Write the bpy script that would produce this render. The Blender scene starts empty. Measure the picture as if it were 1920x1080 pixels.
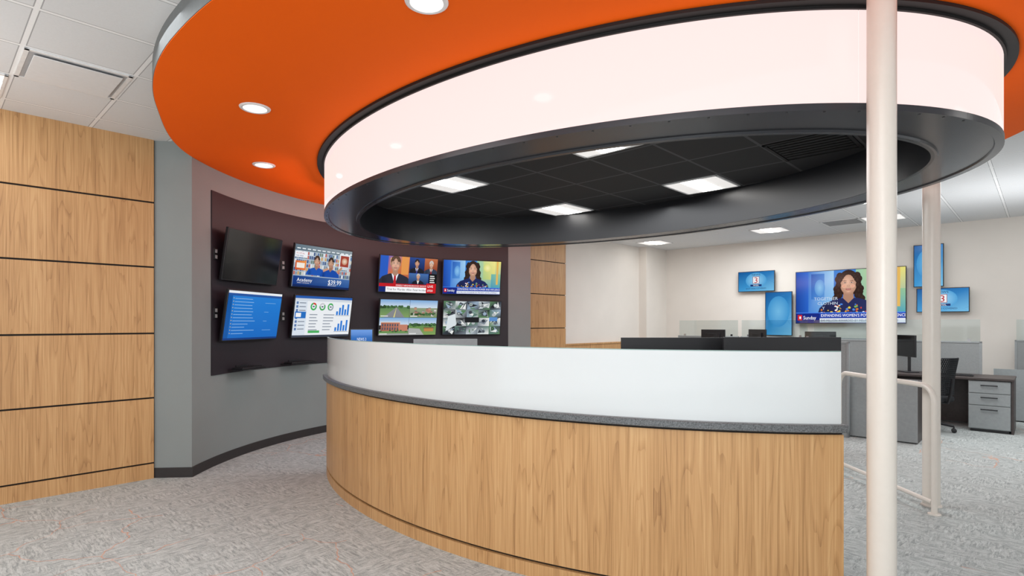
import bpy, bmesh, math, random
from math import sin, cos, pi, radians, hypot, atan2
from mathutils import Vector, Matrix
S = bpy.context.scene
COL = S.collection
random.seed(3)
try:
    S.view_settings.view_transform = 'Standard'
    S.view_settings.look = 'None'
except Exception as e:
    print(e)

# ------------------------------------------------------------------ frames
U = Vector((-.726, .6876, 0)); V = Vector((.6876, .726, 0))     # the two wall directions of the room
RZ = atan2(-.6876, .726)                                        # local x = -U, local y = V
def W(u, v, z=0): return U*u + V*v + Vector((0, 0, z))
CEIL = 3.26

# ------------------------------------------------------------------ materials
def lin(c):
    out = []
    for x in c[:3]:
        x = x/255
        out.append(x/12.92 if x <= .04045 else ((x+.055)/1.055)**2.4)
    return (out[0], out[1], out[2], 1)

def nodes_of(name):
    m = bpy.data.materials.new(name); m.use_nodes = True
    nt = m.node_tree; b = nt.nodes['Principled BSDF']
    return m, nt, b

def mat(name, c, rough=.5, metal=0, var=.05, nscale=30, bump=0, emit=None, estr=0, spec=.5, coat=0):
    m, nt, b = nodes_of(name)
    tc = nt.nodes.new('ShaderNodeTexCoord'); n = nt.nodes.new('ShaderNodeTexNoise')
    n.inputs['Scale'].default_value = nscale; n.inputs['Detail'].default_value = 3
    nt.links.new(tc.outputs['Object'], n.inputs['Vector'])
    r = nt.nodes.new('ShaderNodeValToRGB')
    l = lin(c)
    r.color_ramp.elements[0].position = .3; r.color_ramp.elements[1].position = .7
    r.color_ramp.elements[0].color = (l[0]*(1-var), l[1]*(1-var), l[2]*(1-var), 1)
    r.color_ramp.elements[1].color = (min(1, l[0]*(1+var)), min(1, l[1]*(1+var)), min(1, l[2]*(1+var)), 1)
    nt.links.new(n.outputs['Fac'], r.inputs['Fac'])
    nt.links.new(r.outputs['Color'], b.inputs['Base Color'])
    b.inputs['Roughness'].default_value = rough; b.inputs['Metallic'].default_value = metal
    b.inputs['Specular IOR Level'].default_value = spec
    b.inputs['Coat Weight'].default_value = coat
    if bump:
        bp = nt.nodes.new('ShaderNodeBump'); bp.inputs['Strength'].default_value = bump
        bp.inputs['Distance'].default_value = .005
        nt.links.new(n.outputs['Fac'], bp.inputs['Height']); nt.links.new(bp.outputs['Normal'], b.inputs['Normal'])
    if emit:
        b.inputs['Emission Color'].default_value = emit if len(emit) == 4 else (*emit, 1)
        b.inputs['Emission Strength'].default_value = estr
    return m

def wood(name):
    m, nt, b = nodes_of(name); N = nt.nodes.new; L = nt.links.new
    tc = N('ShaderNodeTexCoord')
    def noise(scale, detail, rough=.5, dist=0):
        mp = N('ShaderNodeMapping'); mp.inputs['Scale'].default_value = scale; L(tc.outputs['Object'], mp.inputs['Vector'])
        n = N('ShaderNodeTexNoise'); n.inputs['Scale'].default_value = 1; n.inputs['Detail'].default_value = detail; n.inputs['Roughness'].default_value = rough; n.inputs['Distortion'].default_value = dist
        L(mp.outputs['Vector'], n.inputs['Vector']); return n
    n1 = noise((6.8, 6.8, .55), 2.5, .42)
    mu = N('ShaderNodeMath'); mu.operation = 'MULTIPLY'; mu.inputs[1].default_value = 12; L(n1.outputs['Fac'], mu.inputs[0])
    pp = N('ShaderNodeMath'); pp.operation = 'FRACT'; L(mu.outputs[0], pp.inputs[0])
    n2 = noise((100, 100, 1.5), 6, .62, .2); n3 = noise((8, 8, .32), 3)
    r1 = N('ShaderNodeValToRGB'); L(pp.outputs[0], r1.inputs['Fac'])
    e = r1.color_ramp.elements
    e[0].position = 0; e[0].color = (.36, .36, .36, 1); e[1].position = 1; e[1].color = (.56, .56, .56, 1)
    x = e.new(.28); x.color = (.63, .63, .63, 1)
    a1 = N('ShaderNodeMath'); a1.operation = 'MULTIPLY'; a1.inputs[1].default_value = .37; L(r1.outputs['Color'], a1.inputs[0])
    a2 = N('ShaderNodeMath'); a2.operation = 'MULTIPLY_ADD'; a2.inputs[1].default_value = .50; L(n2.outputs['Fac'], a2.inputs[0]); L(a1.outputs[0], a2.inputs[2])
    a3 = N('ShaderNodeMath'); a3.operation = 'MULTIPLY_ADD'; a3.inputs[1].default_value = .22; L(n3.outputs['Fac'], a3.inputs[0]); L(a2.outputs[0], a3.inputs[2])
    r = N('ShaderNodeValToRGB'); L(a3.outputs[0], r.inputs['Fac'])
    e = r.color_ramp.elements
    e[0].position = .39; e[0].color = lin((142, 100, 61)); e[1].position = .70; e[1].color = lin((211, 170, 120))
    x = e.new(.51); x.color = lin((182, 138, 90)); x = e.new(.58); x.color = lin((196, 151, 101))
    L(r.outputs['Color'], b.inputs['Base Color'])
    b.inputs['Roughness'].default_value = .42
    return m

def grid_mat(name, offx, offy, tile, bar, edge, rough=.8):
    m, nt, b = nodes_of(name); N = nt.nodes.new; L = nt.links.new
    tc = N('ShaderNodeTexCoord'); sp = N('ShaderNodeSeparateXYZ'); L(tc.outputs['Object'], sp.inputs[0])
    ds = []
    for ax, off in (('X', offx), ('Y', offy)):
        ad = N('ShaderNodeMath'); ad.operation = 'ADD'; ad.inputs[1].default_value = off + 61; L(sp.outputs[ax], ad.inputs[0])
        pg = N('ShaderNodeMath'); pg.operation = 'PINGPONG'; pg.inputs[1].default_value = .305; L(ad.outputs[0], pg.inputs[0])
        ds.append(pg)
    mn = N('ShaderNodeMath'); mn.operation = 'MINIMUM'; L(ds[0].outputs[0], mn.inputs[0]); L(ds[1].outputs[0], mn.inputs[1])
    ml = N('ShaderNodeMath'); ml.operation = 'MULTIPLY'; ml.inputs[1].default_value = 1/.305; L(mn.outputs[0], ml.inputs[0])
    r = N('ShaderNodeValToRGB'); L(ml.outputs[0], r.inputs['Fac']); r.color_ramp.interpolation = 'CONSTANT'
    e = r.color_ramp.elements
    e[0].position = 0; e[0].color = lin(bar); e[1].position = .062; e[1].color = lin(tile)
    x = e.new(.04); x.color = lin(edge)  # darker tile rim beside the bars: shadow painted into the colour
    ns = N('ShaderNodeTexNoise'); ns.inputs['Scale'].default_value = 90; ns.inputs['Detail'].default_value = 2; L(tc.outputs['Object'], ns.inputs['Vector'])
    mx = N('ShaderNodeMix'); mx.data_type = 'RGBA'; mx.blend_type = 'MULTIPLY'; mx.inputs['Factor'].default_value = .08
    L(r.outputs['Color'], mx.inputs['A']); L(ns.outputs['Fac'], mx.inputs['B'])
    L(mx.outputs['Result'], b.inputs['Base Color'])
    b.inputs['Roughness'].default_value = rough
    return m

def carpet():
    m, nt, b = nodes_of('grey_carpet'); N = nt.nodes.new; L = nt.links.new
    tc = N('ShaderNodeTexCoord')
    def noise(scale, s, detail, rough=.5, dist=0):
        mp = N('ShaderNodeMapping'); mp.inputs['Scale'].default_value = scale; L(tc.outputs['Object'], mp.inputs['Vector'])
        n = N('ShaderNodeTexNoise'); n.inputs['Scale'].default_value = s; n.inputs['Detail'].default_value = detail; n.inputs['Roughness'].default_value = rough; n.inputs['Distortion'].default_value = dist
        L(mp.outputs['Vector'], n.inputs['Vector']); return n
    na = noise((4.5, 24, 1), 2.3, 7, .74, .7); nb = noise((24, 4.5, 1), 2.3, 7, .74, .7)
    nm = noise((1, 1, 1), 3.8, 6, .68, .8)
    rm = N('ShaderNodeValToRGB'); L(nm.outputs['Fac'], rm.inputs['Fac']); rm.color_ramp.elements[0].position = .45; rm.color_ramp.elements[1].position = .55
    mi = N('ShaderNodeMix'); mi.data_type = 'FLOAT'; L(rm.outputs['Color'], mi.inputs['Factor']); L(na.outputs['Fac'], mi.inputs['A']); L(nb.outputs['Fac'], mi.inputs['B'])
    n2 = noise((1, 1, 1), 170, 2)
    md = N('ShaderNodeMath'); md.operation = 'MULTIPLY_ADD'; md.inputs[1].default_value = .26; L(n2.outputs['Fac'], md.inputs[0]); L(mi.outputs['Result'], md.inputs[2])
    r = N('ShaderNodeValToRGB'); L(md.outputs[0], r.inputs['Fac'])
    e = r.color_ramp.elements
    e[0].position = .50; e[0].color = lin((142, 147, 146)); e[1].position = .78; e[1].color = lin((203, 208, 206))
    x = e.new(.605); x.color = lin((168, 173, 172)); x = e.new(.65); x.color = lin((184, 189, 187))
    # thin orange threads
    n3 = noise((1, 1, 1), 2.5, 3)
    vm = N('ShaderNodeMix'); vm.data_type = 'RGBA'; vm.blend_type = 'ADD'; vm.inputs['Factor'].default_value = .35
    L(tc.outputs['Object'], vm.inputs['A']); L(n3.outputs['Color'], vm.inputs['B'])
    vo = N('ShaderNodeTexVoronoi'); vo.feature = 'DISTANCE_TO_EDGE'; vo.inputs['Scale'].default_value = 1.5; L(vm.outputs['Result'], vo.inputs['Vector'])
    lt = N('ShaderNodeMath'); lt.operation = 'LESS_THAN'; lt.inputs[1].default_value = .006; L(vo.outputs['Distance'], lt.inputs[0])
    n4 = noise((1, 1, 1), .45, 1)
    gt = N('ShaderNodeMath'); gt.operation = 'GREATER_THAN'; gt.inputs[1].default_value = .54; L(n4.outputs['Fac'], gt.inputs[0])
    an = N('ShaderNodeMath'); an.operation = 'MULTIPLY'; L(lt.outputs[0], an.inputs[0]); L(gt.outputs[0], an.inputs[1])
    sc = N('ShaderNodeMath'); sc.operation = 'MULTIPLY'; sc.inputs[1].default_value = .45; L(an.outputs[0], sc.inputs[0])
    mx = N('ShaderNodeMix'); mx.data_type = 'RGBA'; L(sc.outputs[0], mx.inputs['Factor']); L(r.outputs['Color'], mx.inputs['A']); mx.inputs['B'].default_value = lin((220, 136, 80))
    L(mx.outputs['Result'], b.inputs['Base Color'])
    b.inputs['Roughness'].default_value = .95; b.inputs['Specular IOR Level'].default_value = .1
    bp = N('ShaderNodeBump'); bp.inputs['Strength'].default_value = .15; bp.inputs['Distance'].default_value = .003
    L(md.outputs[0], bp.inputs['Height']); L(bp.outputs['Normal'], b.inputs['Normal'])
    return m

def picture_mat():
    m = bpy.data.materials.new('lit_screen_picture'); m.use_nodes = True; nt = m.node_tree; nt.nodes.clear(); N = nt.nodes.new; L = nt.links.new
    at = N('ShaderNodeAttribute'); at.attribute_name = 'Col'
    em = N('ShaderNodeEmission'); em.inputs['Strength'].default_value = 1.0
    gl = N('ShaderNodeBsdfGlossy'); gl.inputs['Roughness'].default_value = .12; gl.inputs['Color'].default_value = (.02, .02, .02, 1)
    ad = N('ShaderNodeAddShader'); o = N('ShaderNodeOutputMaterial')
    L(at.outputs['Color'], em.inputs['Color']); L(em.outputs[0], ad.inputs[0]); L(gl.outputs[0], ad.inputs[1]); L(ad.outputs[0], o.inputs[0])
    return m

def glass_mat():
    m, nt, b = nodes_of('clear_partition_glass')
    nt.nodes.remove(b); N = nt.nodes.new; L = nt.links.new
    t = N('ShaderNodeBsdfTransparent'); t.inputs['Color'].default_value = (.90, .94, .94, 1)
    g = N('ShaderNodeBsdfGlossy'); g.inputs['Roughness'].default_value = .05
    mx = N('ShaderNodeMixShader'); mx.inputs[0].default_value = .06
    L(t.outputs[0], mx.inputs[1]); L(g.outputs[0], mx.inputs[2]); L(mx.outputs[0], nt.nodes['Material Output'].inputs[0])
    return m

M = dict(
    wood=wood('light_oak_laminate'),
    gap=mat('black_reveal', (20, 17, 16), .7),
    grey=mat('grey_wall_paint', (138, 144, 143), .75, nscale=3, var=.02),
    panel=mat('dark_plum_panel_paint', (34, 26, 34), .5, var=.03),
    base=mat('dark_vinyl_base', (46, 42, 42), .5),
    orange=mat('orange_soffit_paint', (252, 102, 0), .8, var=.01, nscale=2, spec=.2),
    fascia=mat('grey_fascia_paint', (112, 116, 117), .7),
    ceil=grid_mat('white_ceiling_tiles', 5.325, -.46, (228, 229, 230), (248, 248, 248), (172, 172, 174)),
    dceil=grid_mat('black_ceiling_tiles', 4.1, -5.25, (30, 30, 32), (76, 76, 78), (12, 12, 13), .7),
    carpet=carpet(),
    wall=mat('warm_white_wall_paint', (228, 222, 214), .8, nscale=2, var=.02),
    band=mat('glowing_white_acrylic', (112, 98, 96), .045, emit=(1.0, .815, .785), estr=.94, var=.0),
    black=mat('satin_black_metal', (36, 36, 40), .32, var=.03),
    flange=mat('dark_grey_satin_metal', (52, 53, 58), .24, var=.02, nscale=2),
    trimblack=mat('matt_black_trim', (16, 15, 16), .6, var=.05),
    blackgloss=mat('satin_black_paint', (30, 31, 35), .32, var=.02, nscale=2),
    counter=mat('grey_stone_counter', (98, 101, 103), .35, var=.55, nscale=150),
    frost=mat('white_frosted_glass', (219, 224, 225), .05, var=.02, nscale=1.2),
    glassedge=mat('greenish_glass_edge', (150, 176, 172), .1, var=.02),
    cream=mat('cream_gloss_paint', (226, 218, 208), .3, var=.01),
    plastic=mat('black_plastic', (28, 28, 31), .4),
    greyplastic=mat('grey_plastic', (150, 152, 154), .45),
    offscreen=mat('switched_off_screen', (10, 10, 13), .12, spec=.6),
    lamp=mat('white_light_diffuser', (250, 250, 250), .5, emit=(1, .97, .93), estr=10),
    lampside=mat('bright_reflector_wing', (235, 235, 235), .5, emit=(1, .96, .92), estr=.6),
    white=mat('white_enamel', (232, 232, 232), .4),
    plaque=mat('white_diffuser_plaque', (226, 227, 228), .5, var=.02),
    throat=mat('grey_vent_throat', (176, 176, 178), .6),
    downlamp=mat('downlight_lens', (250, 250, 250), .3, emit=(1, .97, .93), estr=1.6),
    chrome=mat('brushed_chrome', (200, 200, 202), .25, metal=1),
    fabric=mat('grey_panel_fabric', (148, 152, 152), .9, var=.18, nscale=220, bump=.2),
    metalgrey=mat('grey_cabinet_enamel', (150, 155, 156), .45),
    darktop=mat('dark_brown_laminate', (66, 57, 55), .45, var=.15),
    mesh=mat('black_chair_mesh', (30, 32, 36), .7, var=.3, nscale=200),
    glass=glass_mat(),
    pic=picture_mat(),
)

# ------------------------------------------------------------------ mesh building
class MB:
    def __init__(s): s.v = []; s.f = []; s.m = []
    def add(s, vs, fs, mi=0):
        o = len(s.v); s.v += [tuple(v) for v in vs]; s.f += [[i+o for i in f] for f in fs]; s.m += [mi]*len(fs); return s
    def box(s, x0, x1, y0, y1, z0, z1, mi=0, X=None):
        vs = [Vector(p) for p in ((x0,y0,z0),(x1,y0,z0),(x1,y1,z0),(x0,y1,z0),(x0,y0,z1),(x1,y0,z1),(x1,y1,z1),(x0,y1,z1))]
        if X is not None: vs = [X @ p for p in vs]
        return s.add(vs, [(0,3,2,1),(4,5,6,7),(0,1,5,4),(1,2,6,5),(2,3,7,6),(3,0,4,7)], mi)
    def prism(s, poly, z0, z1, mi=0, X=None):
        n = len(poly)
        vs = [Vector((p[0], p[1], z0)) for p in poly] + [Vector((p[0], p[1], z1)) for p in poly]
        if X is not None: vs = [X @ p for p in vs]
        return s.add(vs, [list(range(n))[::-1], list(range(n, 2*n))] + [(i, (i+1) % n, n+(i+1) % n, n+i) for i in range(n)], mi)
    def lathe(s, prof, n=32, c=(0,0,0), mi=0, X=None):
        vs = []; fs = []
        for r, z in prof:
            for k in range(n):
                a = 2*pi*k/n; vs.append(Vector((c[0]+r*cos(a), c[1]+r*sin(a), c[2]+z)))
        for i in range(len(prof)-1):
            for k in range(n):
                a = i*n+k; b = i*n+(k+1) % n; fs.append((a, b, b+n, a+n))
        if prof[0][0] > 1e-5: fs.append(list(range(n))[::-1])
        if prof[-1][0] > 1e-5: fs.append([(len(prof)-1)*n+k for k in range(n)])
        if X is not None: vs = [X @ p for p in vs]
        return s.add(vs, fs, mi)
    def tube(s, pts, r, n=12, mi=0, closed=False):
        pts = [Vector(p) for p in pts]; m = len(pts); vs = []; fs = []
        up = None
        for i, p in enumerate(pts):
            if closed: d = (pts[(i+1) % m]-pts[i-1]).normalized()
            else: d = (pts[min(i+1, m-1)]-pts[max(i-1, 0)]).normalized()
            if up is None:
                up = Vector((0,0,1)) if abs(d.z) < .9 else Vector((1,0,0))
            a = d.cross(up)
            if a.length < 1e-4: a = d.cross(Vector((0,1,0)))
            a.normalize(); b = a.cross(d).normalized(); up = b
            rr = r[i] if isinstance(r, (list, tuple)) else r
            for k in range(n):
                t = 2*pi*k/n; vs.append(p + a*cos(t)*rr + b*sin(t)*rr)
        for i in range(m if closed else m-1):
            j = (i+1) % m
            for k in range(n):
                fs.append((i*n+k, i*n+(k+1) % n, j*n+(k+1) % n, j*n+k))
        if not closed: fs += [list(range(n))[::-1], [(m-1)*n+k for k in range(n)]]
        return s.add(vs, fs, mi)
    def sweep(s, curve, prof, t0, t1, n, closed=False, mi=0):
        P = len(prof); vs = []; fs = []; cnt = n if closed else n+1
        for i in range(cnt):
            t = t0+(t1-t0)*i/n
            for d, z in prof:
                x, y = curve(t, d); vs.append((x, y, z))
        for i in range(n):
            j = (i+1) % cnt
            for k in range(P):
                l = (k+1) % P; fs.append((i*P+k, i*P+l, j*P+l, j*P+k))
        if not closed: fs += [list(range(P))[::-1], [(cnt-1)*P+k for k in range(P)]]
        return s.add(vs, fs, mi)
    def build(s, name, mats, parent=None, loc=None, rz=None, bevel=0, label=None):
        me = bpy.data.meshes.new(name); me.from_pydata(s.v, [], s.f)
        if not isinstance(mats, (list, tuple)): mats = [mats]
        for m in mats: me.materials.append(m)
        me.polygons.foreach_set('material_index', s.m)
        bm = bmesh.new(); bm.from_mesh(me); bmesh.ops.recalc_face_normals(bm, faces=bm.faces[:]); bm.to_mesh(me); bm.free()
        for p in me.polygons: p.use_smooth = True
        me.set_sharp_from_angle(angle=radians(32))
        o = bpy.data.objects.new(name, me); COL.objects.link(o)
        if parent: o.parent = parent
        if loc is not None: o.location = loc
        if rz is not None: o.rotation_euler = (0, 0, rz)
        if bevel:
            b = o.modifiers.new('bevel', 'BEVEL'); b.width = bevel; b.segments = 2; b.limit_method = 'ANGLE'; b.angle_limit = radians(40)
        if label: o['label'] = label
        return o

def tag(o, label, cat, group=None):
    o['label'] = label; o['category'] = cat
    if group: o['group'] = group
    return o
def thing(name, label, cat, loc=(0,0,0), rz=0, group=None, tilt=0):
    o = bpy.data.objects.new(name, None); o.empty_display_size = .1; COL.objects.link(o)
    o.location = loc; o.rotation_euler = (tilt, 0, rz)
    return tag(o, label, cat, group)
def struct(o, label, cat):
    o['kind'] = 'structure'; return tag(o, label, cat)
def box(x0, x1, y0, y1, z0, z1): return MB().box(x0, x1, y0, y1, z0, z1)

# ------------------------------------------------------------------ pictures on screens
def mixc(a, b, f): return [a[k]*(1-f)+b[k]*f for k in range(3)]
class Pic:
    def __init__(s, A): s.A = A; s.it = []
    def poly(s, pts, c): s.it.append((pts, [list(range(len(pts)))], c, None)); return s
    def rect(s, x0, y0, x1, y1, c): return s.poly([(x0,y0),(x1,y0),(x1,y1),(x0,y1)], c)
    def quadgrad(s, x0, y0, x1, y1, c00, c10, c11, c01):
        s.it.append(([(x0,y0),(x1,y0),(x1,y1),(x0,y1)], [[0,1,2,3]], None, [c00, c10, c11, c01])); return s
    def grad(s, x0, y0, x1, y1, c0, c1, n=1): return s.quadgrad(x0, y0, x1, y1, c0, c0, c1, c1)
    def ell(s, cx, cy, rx, ry, c, n=22, a0=0, a1=2*pi):
        full = abs(a1-a0-2*pi) < 1e-6
        k = n if full else n+1
        pts = [(cx+rx*cos(a0+(a1-a0)*i/n), cy+ry*sin(a0+(a1-a0)*i/n)) for i in range(k)]
        if not full: pts.append((cx, cy))
        return s.poly(pts, c)
    def soft(s, cx, cy, rx, ry, ci, co, n=24, ox=0, oy=0):       # shaded ellipse: inner colour to rim colour
        pts = [(cx+ox*rx, cy+oy*ry)]+[(cx+rx*cos(2*pi*i/n), cy+ry*sin(2*pi*i/n)) for i in range(n)]
        s.it.append((pts, [[0, 1+i, 1+(i+1) % n] for i in range(n)], None, [ci]+[co]*n)); return s
    def text(s, t, x, y, size, c, align='LEFT', sx=1):
        cu = bpy.data.curves.new('t', 'FONT'); cu.body = t; cu.size = size; cu.align_x = align; cu.resolution_u = 2
        ob = bpy.data.objects.new('t', cu); COL.objects.link(ob)
        bpy.context.view_layer.update()
        dg = bpy.context.evaluated_depsgraph_get()
        me = bpy.data.meshes.new_from_object(ob.evaluated_get(dg))
        vs = [(x+v.co.x*sx, y+v.co.y) for v in me.vertices]; fs = [list(p.vertices) for p in me.polygons]
        bpy.data.objects.remove(ob); bpy.data.curves.remove(cu); bpy.data.meshes.remove(me)
        if fs: s.it.append((vs, fs, c, None))
        return s
    def bust(s, cx, y0, k, skin, hair, top, tie=None, long=False, shirt=None):
        dk = [x*.72 for x in skin]; hl = mixc(hair, (255,210,170), .10)
        if long:
            s.soft(cx, y0+.62*k, .185*k, .255*k, hair, hair)
            for sg in (-1, 1):                                       # long waves falling to the shoulders
                for i in range(9):
                    f = i/8; yy = y0+(.76-.50*f)*k; xx = cx+sg*(.145+.055*f+.018*sin(i*1.9))*k
                    s.soft(xx, yy, (.060+.018*f)*k, .070*k, hl, hair, 14, -.3*sg, .3)
        s.poly([(cx-.54*k,y0),(cx+.54*k,y0),(cx+.50*k,y0+.14*k),(cx+.40*k,y0+.24*k),(cx+.17*k,y0+.33*k),(cx-.17*k,y0+.33*k),(cx-.40*k,y0+.24*k),(cx-.50*k,y0+.14*k)], top)
        s.quadgrad(cx-.40*k, y0, cx-.22*k, y0+.22*k, [x*.7 for x in top], top, top, [x*.85 for x in top])
        if shirt: s.poly([(cx-.11*k,y0+.33*k),(cx,y0),(cx+.11*k,y0+.33*k)], shirt)
        s.poly([(cx-.075*k,y0+.5*k),(cx-.09*k,y0+.33*k),(cx,y0+.23*k),(cx+.09*k,y0+.33*k),(cx+.075*k,y0+.5*k)], [x*.78 for x in skin])
        if tie: s.poly([(cx-.03*k,y0+.27*k),(cx-.045*k,y0),(cx+.045*k,y0),(cx+.03*k,y0+.27*k)], tie)
        if not long:
            s.ell(cx, y0+.68*k, .160*k, .195*k, hair)
            for sg in (-1, 1): s.ell(cx+sg*.145*k, y0+.60*k, .020*k, .045*k, dk, 10)
        s.soft(cx, y0+.60*k, .138*k, .205*k, mixc(skin, (255,240,225), .22), [x*.80 for x in skin], 28, -.2, .2)
        if long:
            for sg in (-1, 1):                                       # side parting
                for i in range(6):
                    f = i/5; s.soft(cx+sg*(.03+.115*f)*k, y0+(.815-.13*f*f)*k, .050*k, .040*k, hl, hair, 12)
                for i in range(4):
                    f = i/3; s.soft(cx+sg*(.148+.03*f)*k, y0+(.68-.30*f)*k, .036*k, .062*k, hl, hair, 12)
        else:
            for q in range(7):
                a = radians(20+q*23); s.soft(cx+.112*k*cos(a), y0+.665*k+.150*k*sin(a), .056*k, .036*k, hl if q % 2 else hair, hair, 12)
        for sg in (-1, 1):
            s.soft(cx+sg*.056*k, y0+.630*k, .036*k, .020*k, [x*.72 for x in skin], [x*.90 for x in skin], 12)
            s.ell(cx+sg*.056*k, y0+.629*k, .022*k, .008*k, (215,208,204), 10); s.ell(cx+sg*.056*k, y0+.629*k, .010*k, .010*k, (38,24,20), 8)
            s.poly([(cx+sg*.025*k,y0+.660*k),(cx+sg*.09*k,y0+.658*k),(cx+sg*.075*k,y0+.671*k),(cx+sg*.03*k,y0+.667*k)][::sg], mixc(hair, dk, .45))
            s.soft(cx+sg*.072*k, y0+.56*k, .04*k, .035*k, mixc(skin, (230,120,110), .2), mixc(skin, (255,240,225), .10), 12)
        s.soft(cx, y0+.568*k, .024*k, .016*k, mixc(skin, (255,240,225), .25), [x*.82 for x in skin], 12, 0, .4)
        s.soft(cx, y0+.502*k, .048*k, .016*k, (176,76,74), (158,70,66), 14); s.rect(cx-.028*k, y0+.502*k, cx+.028*k, y0+.507*k, (236,224,220))
        s.soft(cx, y0+.455*k, .05*k, .022*k, mixc(skin, (255,240,225), .15), [x*.86 for x in skin], 12)
        return s
    def build(s, name, w, h, parent, y):
        vs = []; fs = []; cs = []
        for k, (pts, ff, c, vc) in enumerate(s.it):
            o = len(vs); l = lin(c) if c is not None else None; lv = [lin(q) for q in vc] if vc else None
            for p in pts:
                x = min(max(p[0], 0), s.A); yy = min(max(p[1], 0), 1)
                vs.append((x/s.A*w-w/2, y-k*.00003, yy*h-h/2))
            for f in ff:
                fs.append([i+o for i in f]); cs += [lv[i] if lv else l for i in f]
        me = bpy.data.meshes.new(name); me.from_pydata(vs, [], fs); me.materials.append(M['pic'])
        at = me.color_attributes.new('Col', 'FLOAT_COLOR', 'CORNER')
        for i, c in enumerate(cs): at.data[i].color = c
        o = bpy.data.objects.new(name, me); COL.objects.link(o); o.parent = parent
        return o

A = 16/9
def pic_ad():
    P = Pic(A); rnd = random.Random(2)
    P.grad(0, 0, A, 1, (150,166,184), (196,210,222))
    P.quadgrad(0, .86, A, 1, (90,110,124), (120,136,146), (150,160,166), (100,118,130))
    for i in range(12): P.rect(.05+i*.15, .90, .15+i*.15, .925, (230,236,240))
    for j in range(6):
        for i in range(30):
            P.rect(.005+i*.0595, .28+j*.098, .052+i*.0595, .35+j*.098+rnd.uniform(0,.015), mixc(rnd.choice([(190,70,50),(60,90,140),(220,210,190),(90,110,90),(210,150,60),(120,130,140),(236,236,236),(40,60,110),(150,160,170)]), (170,184,198), .25))
    P.quadgrad(1.36, .50, 1.72, .90, (215,220,226), (190,198,206), (230,233,236), (225,228,232)); P.rect(1.40, .58, 1.68, .86, (160,66,54)); P.soft(1.54, .72, .10, .09, (236,220,200), (190,120,90))
    P.bust(.66, .30, .56, (206,156,130), (70,50,40), (30,84,176)); P.bust(1.10, .28, .58, (196,148,120), (50,35,30), (24,74,166))
    P.poly([(.86,.46),(1.02,.52),(1.04,.47),(.88,.40)], (200,150,124)); P.poly([(1.3,.44),(1.46,.58),(1.49,.53),(1.34,.39)], (190,142,114))
    P.quadgrad(.03, .40, .34, .62, (200,80,50), (230,120,60), (236,150,70), (210,100,60)); P.rect(.07, .45, .30, .57, (240,232,220))
    P.rect(.0, .70, .36, .84, (236,238,242)); P.text('15% OFF ALL', .02, .78, .045, (190,30,40)); P.text('THIS WEEK', .02, .72, .045, (30,50,120))
    P.quadgrad(0, .05, A, .26, (16,50,120), (40,84,150), (70,110,170), (24,60,130))
    P.text('Academy', .12, .13, .12, (250,250,250)); P.text('SPORTS + OUTDOORS', .13, .085, .035, (240,240,240))
    P.text('$39.99', 1.06, .10, .17, (250,250,250), sx=.95); P.text('SHORTS & SHIRTS', 1.06, .065, .035, (240,240,240))
    P.rect(0, 0, A, .05, (20,40,90))
    return P
def pic_news():
    P = Pic(A)
    P.grad(0, 0, A, 1, (20,40,110), (30,80,170))
    P.quadgrad(0, .22, .88, 1, (200,100,56), (170,80,60), (214,130,80), (40,90,190)); P.rect(0, .22, .24, 1, (40,90,190)); P.rect(.64, .5, .86, 1, (225,150,80)); P.rect(.3, .75, .5, .95, (240,190,120))
    P.bust(.46, .2, .95, (222,168,140), (90,65,50), (44,44,58), tie=(180,30,40), shirt=(235,235,245))
    P.grad(.88, .56, A, 1, (18,24,60), (40,70,140)); P.bust(1.12, .56, .46, (206,150,120), (40,30,28), (30,30,40), tie=(60,60,140), shirt=(230,230,240))
    P.grad(1.36, .56, A, 1, (120,40,30), (190,110,70)); P.bust(1.58, .56, .44, (226,180,150), (200,195,190), (50,60,80), tie=(150,30,30), shirt=(240,240,240))
    P.grad(.88, .24, 1.5, .55, (30,50,90), (70,110,170)); P.bust(1.18, .24, .36, (214,160,130), (190,185,180), (24,28,44), shirt=(240,240,240))
    P.rect(1.52, .22, A, .56, (10,10,14))
    for i in range(4): P.rect(1.56, .48-i*.06, 1.70+.02*(i % 2), .51-i*.06, (220,220,220))
    P.rect(0, .15, A, .24, (190,24,34)); P.text('DEADLY NEIGHBORHOOD SHOOTING', .5, .172, .06, (255,255,255))
    P.rect(0, 0, 1.46, .15, (245,245,248)); P.text('Trial for Murder After Fatal Incident', .24, .05, .085, (20,20,30))
    P.rect(0, 0, .2, .15, (20,40,110)); P.rect(1.46, 0, A, .28, (200,20,30)); P.text('LIVE', 1.50, .16, .1, (255,255,255)); P.text('0930', 1.50, .04, .09, (255,255,255))
    return P
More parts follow.
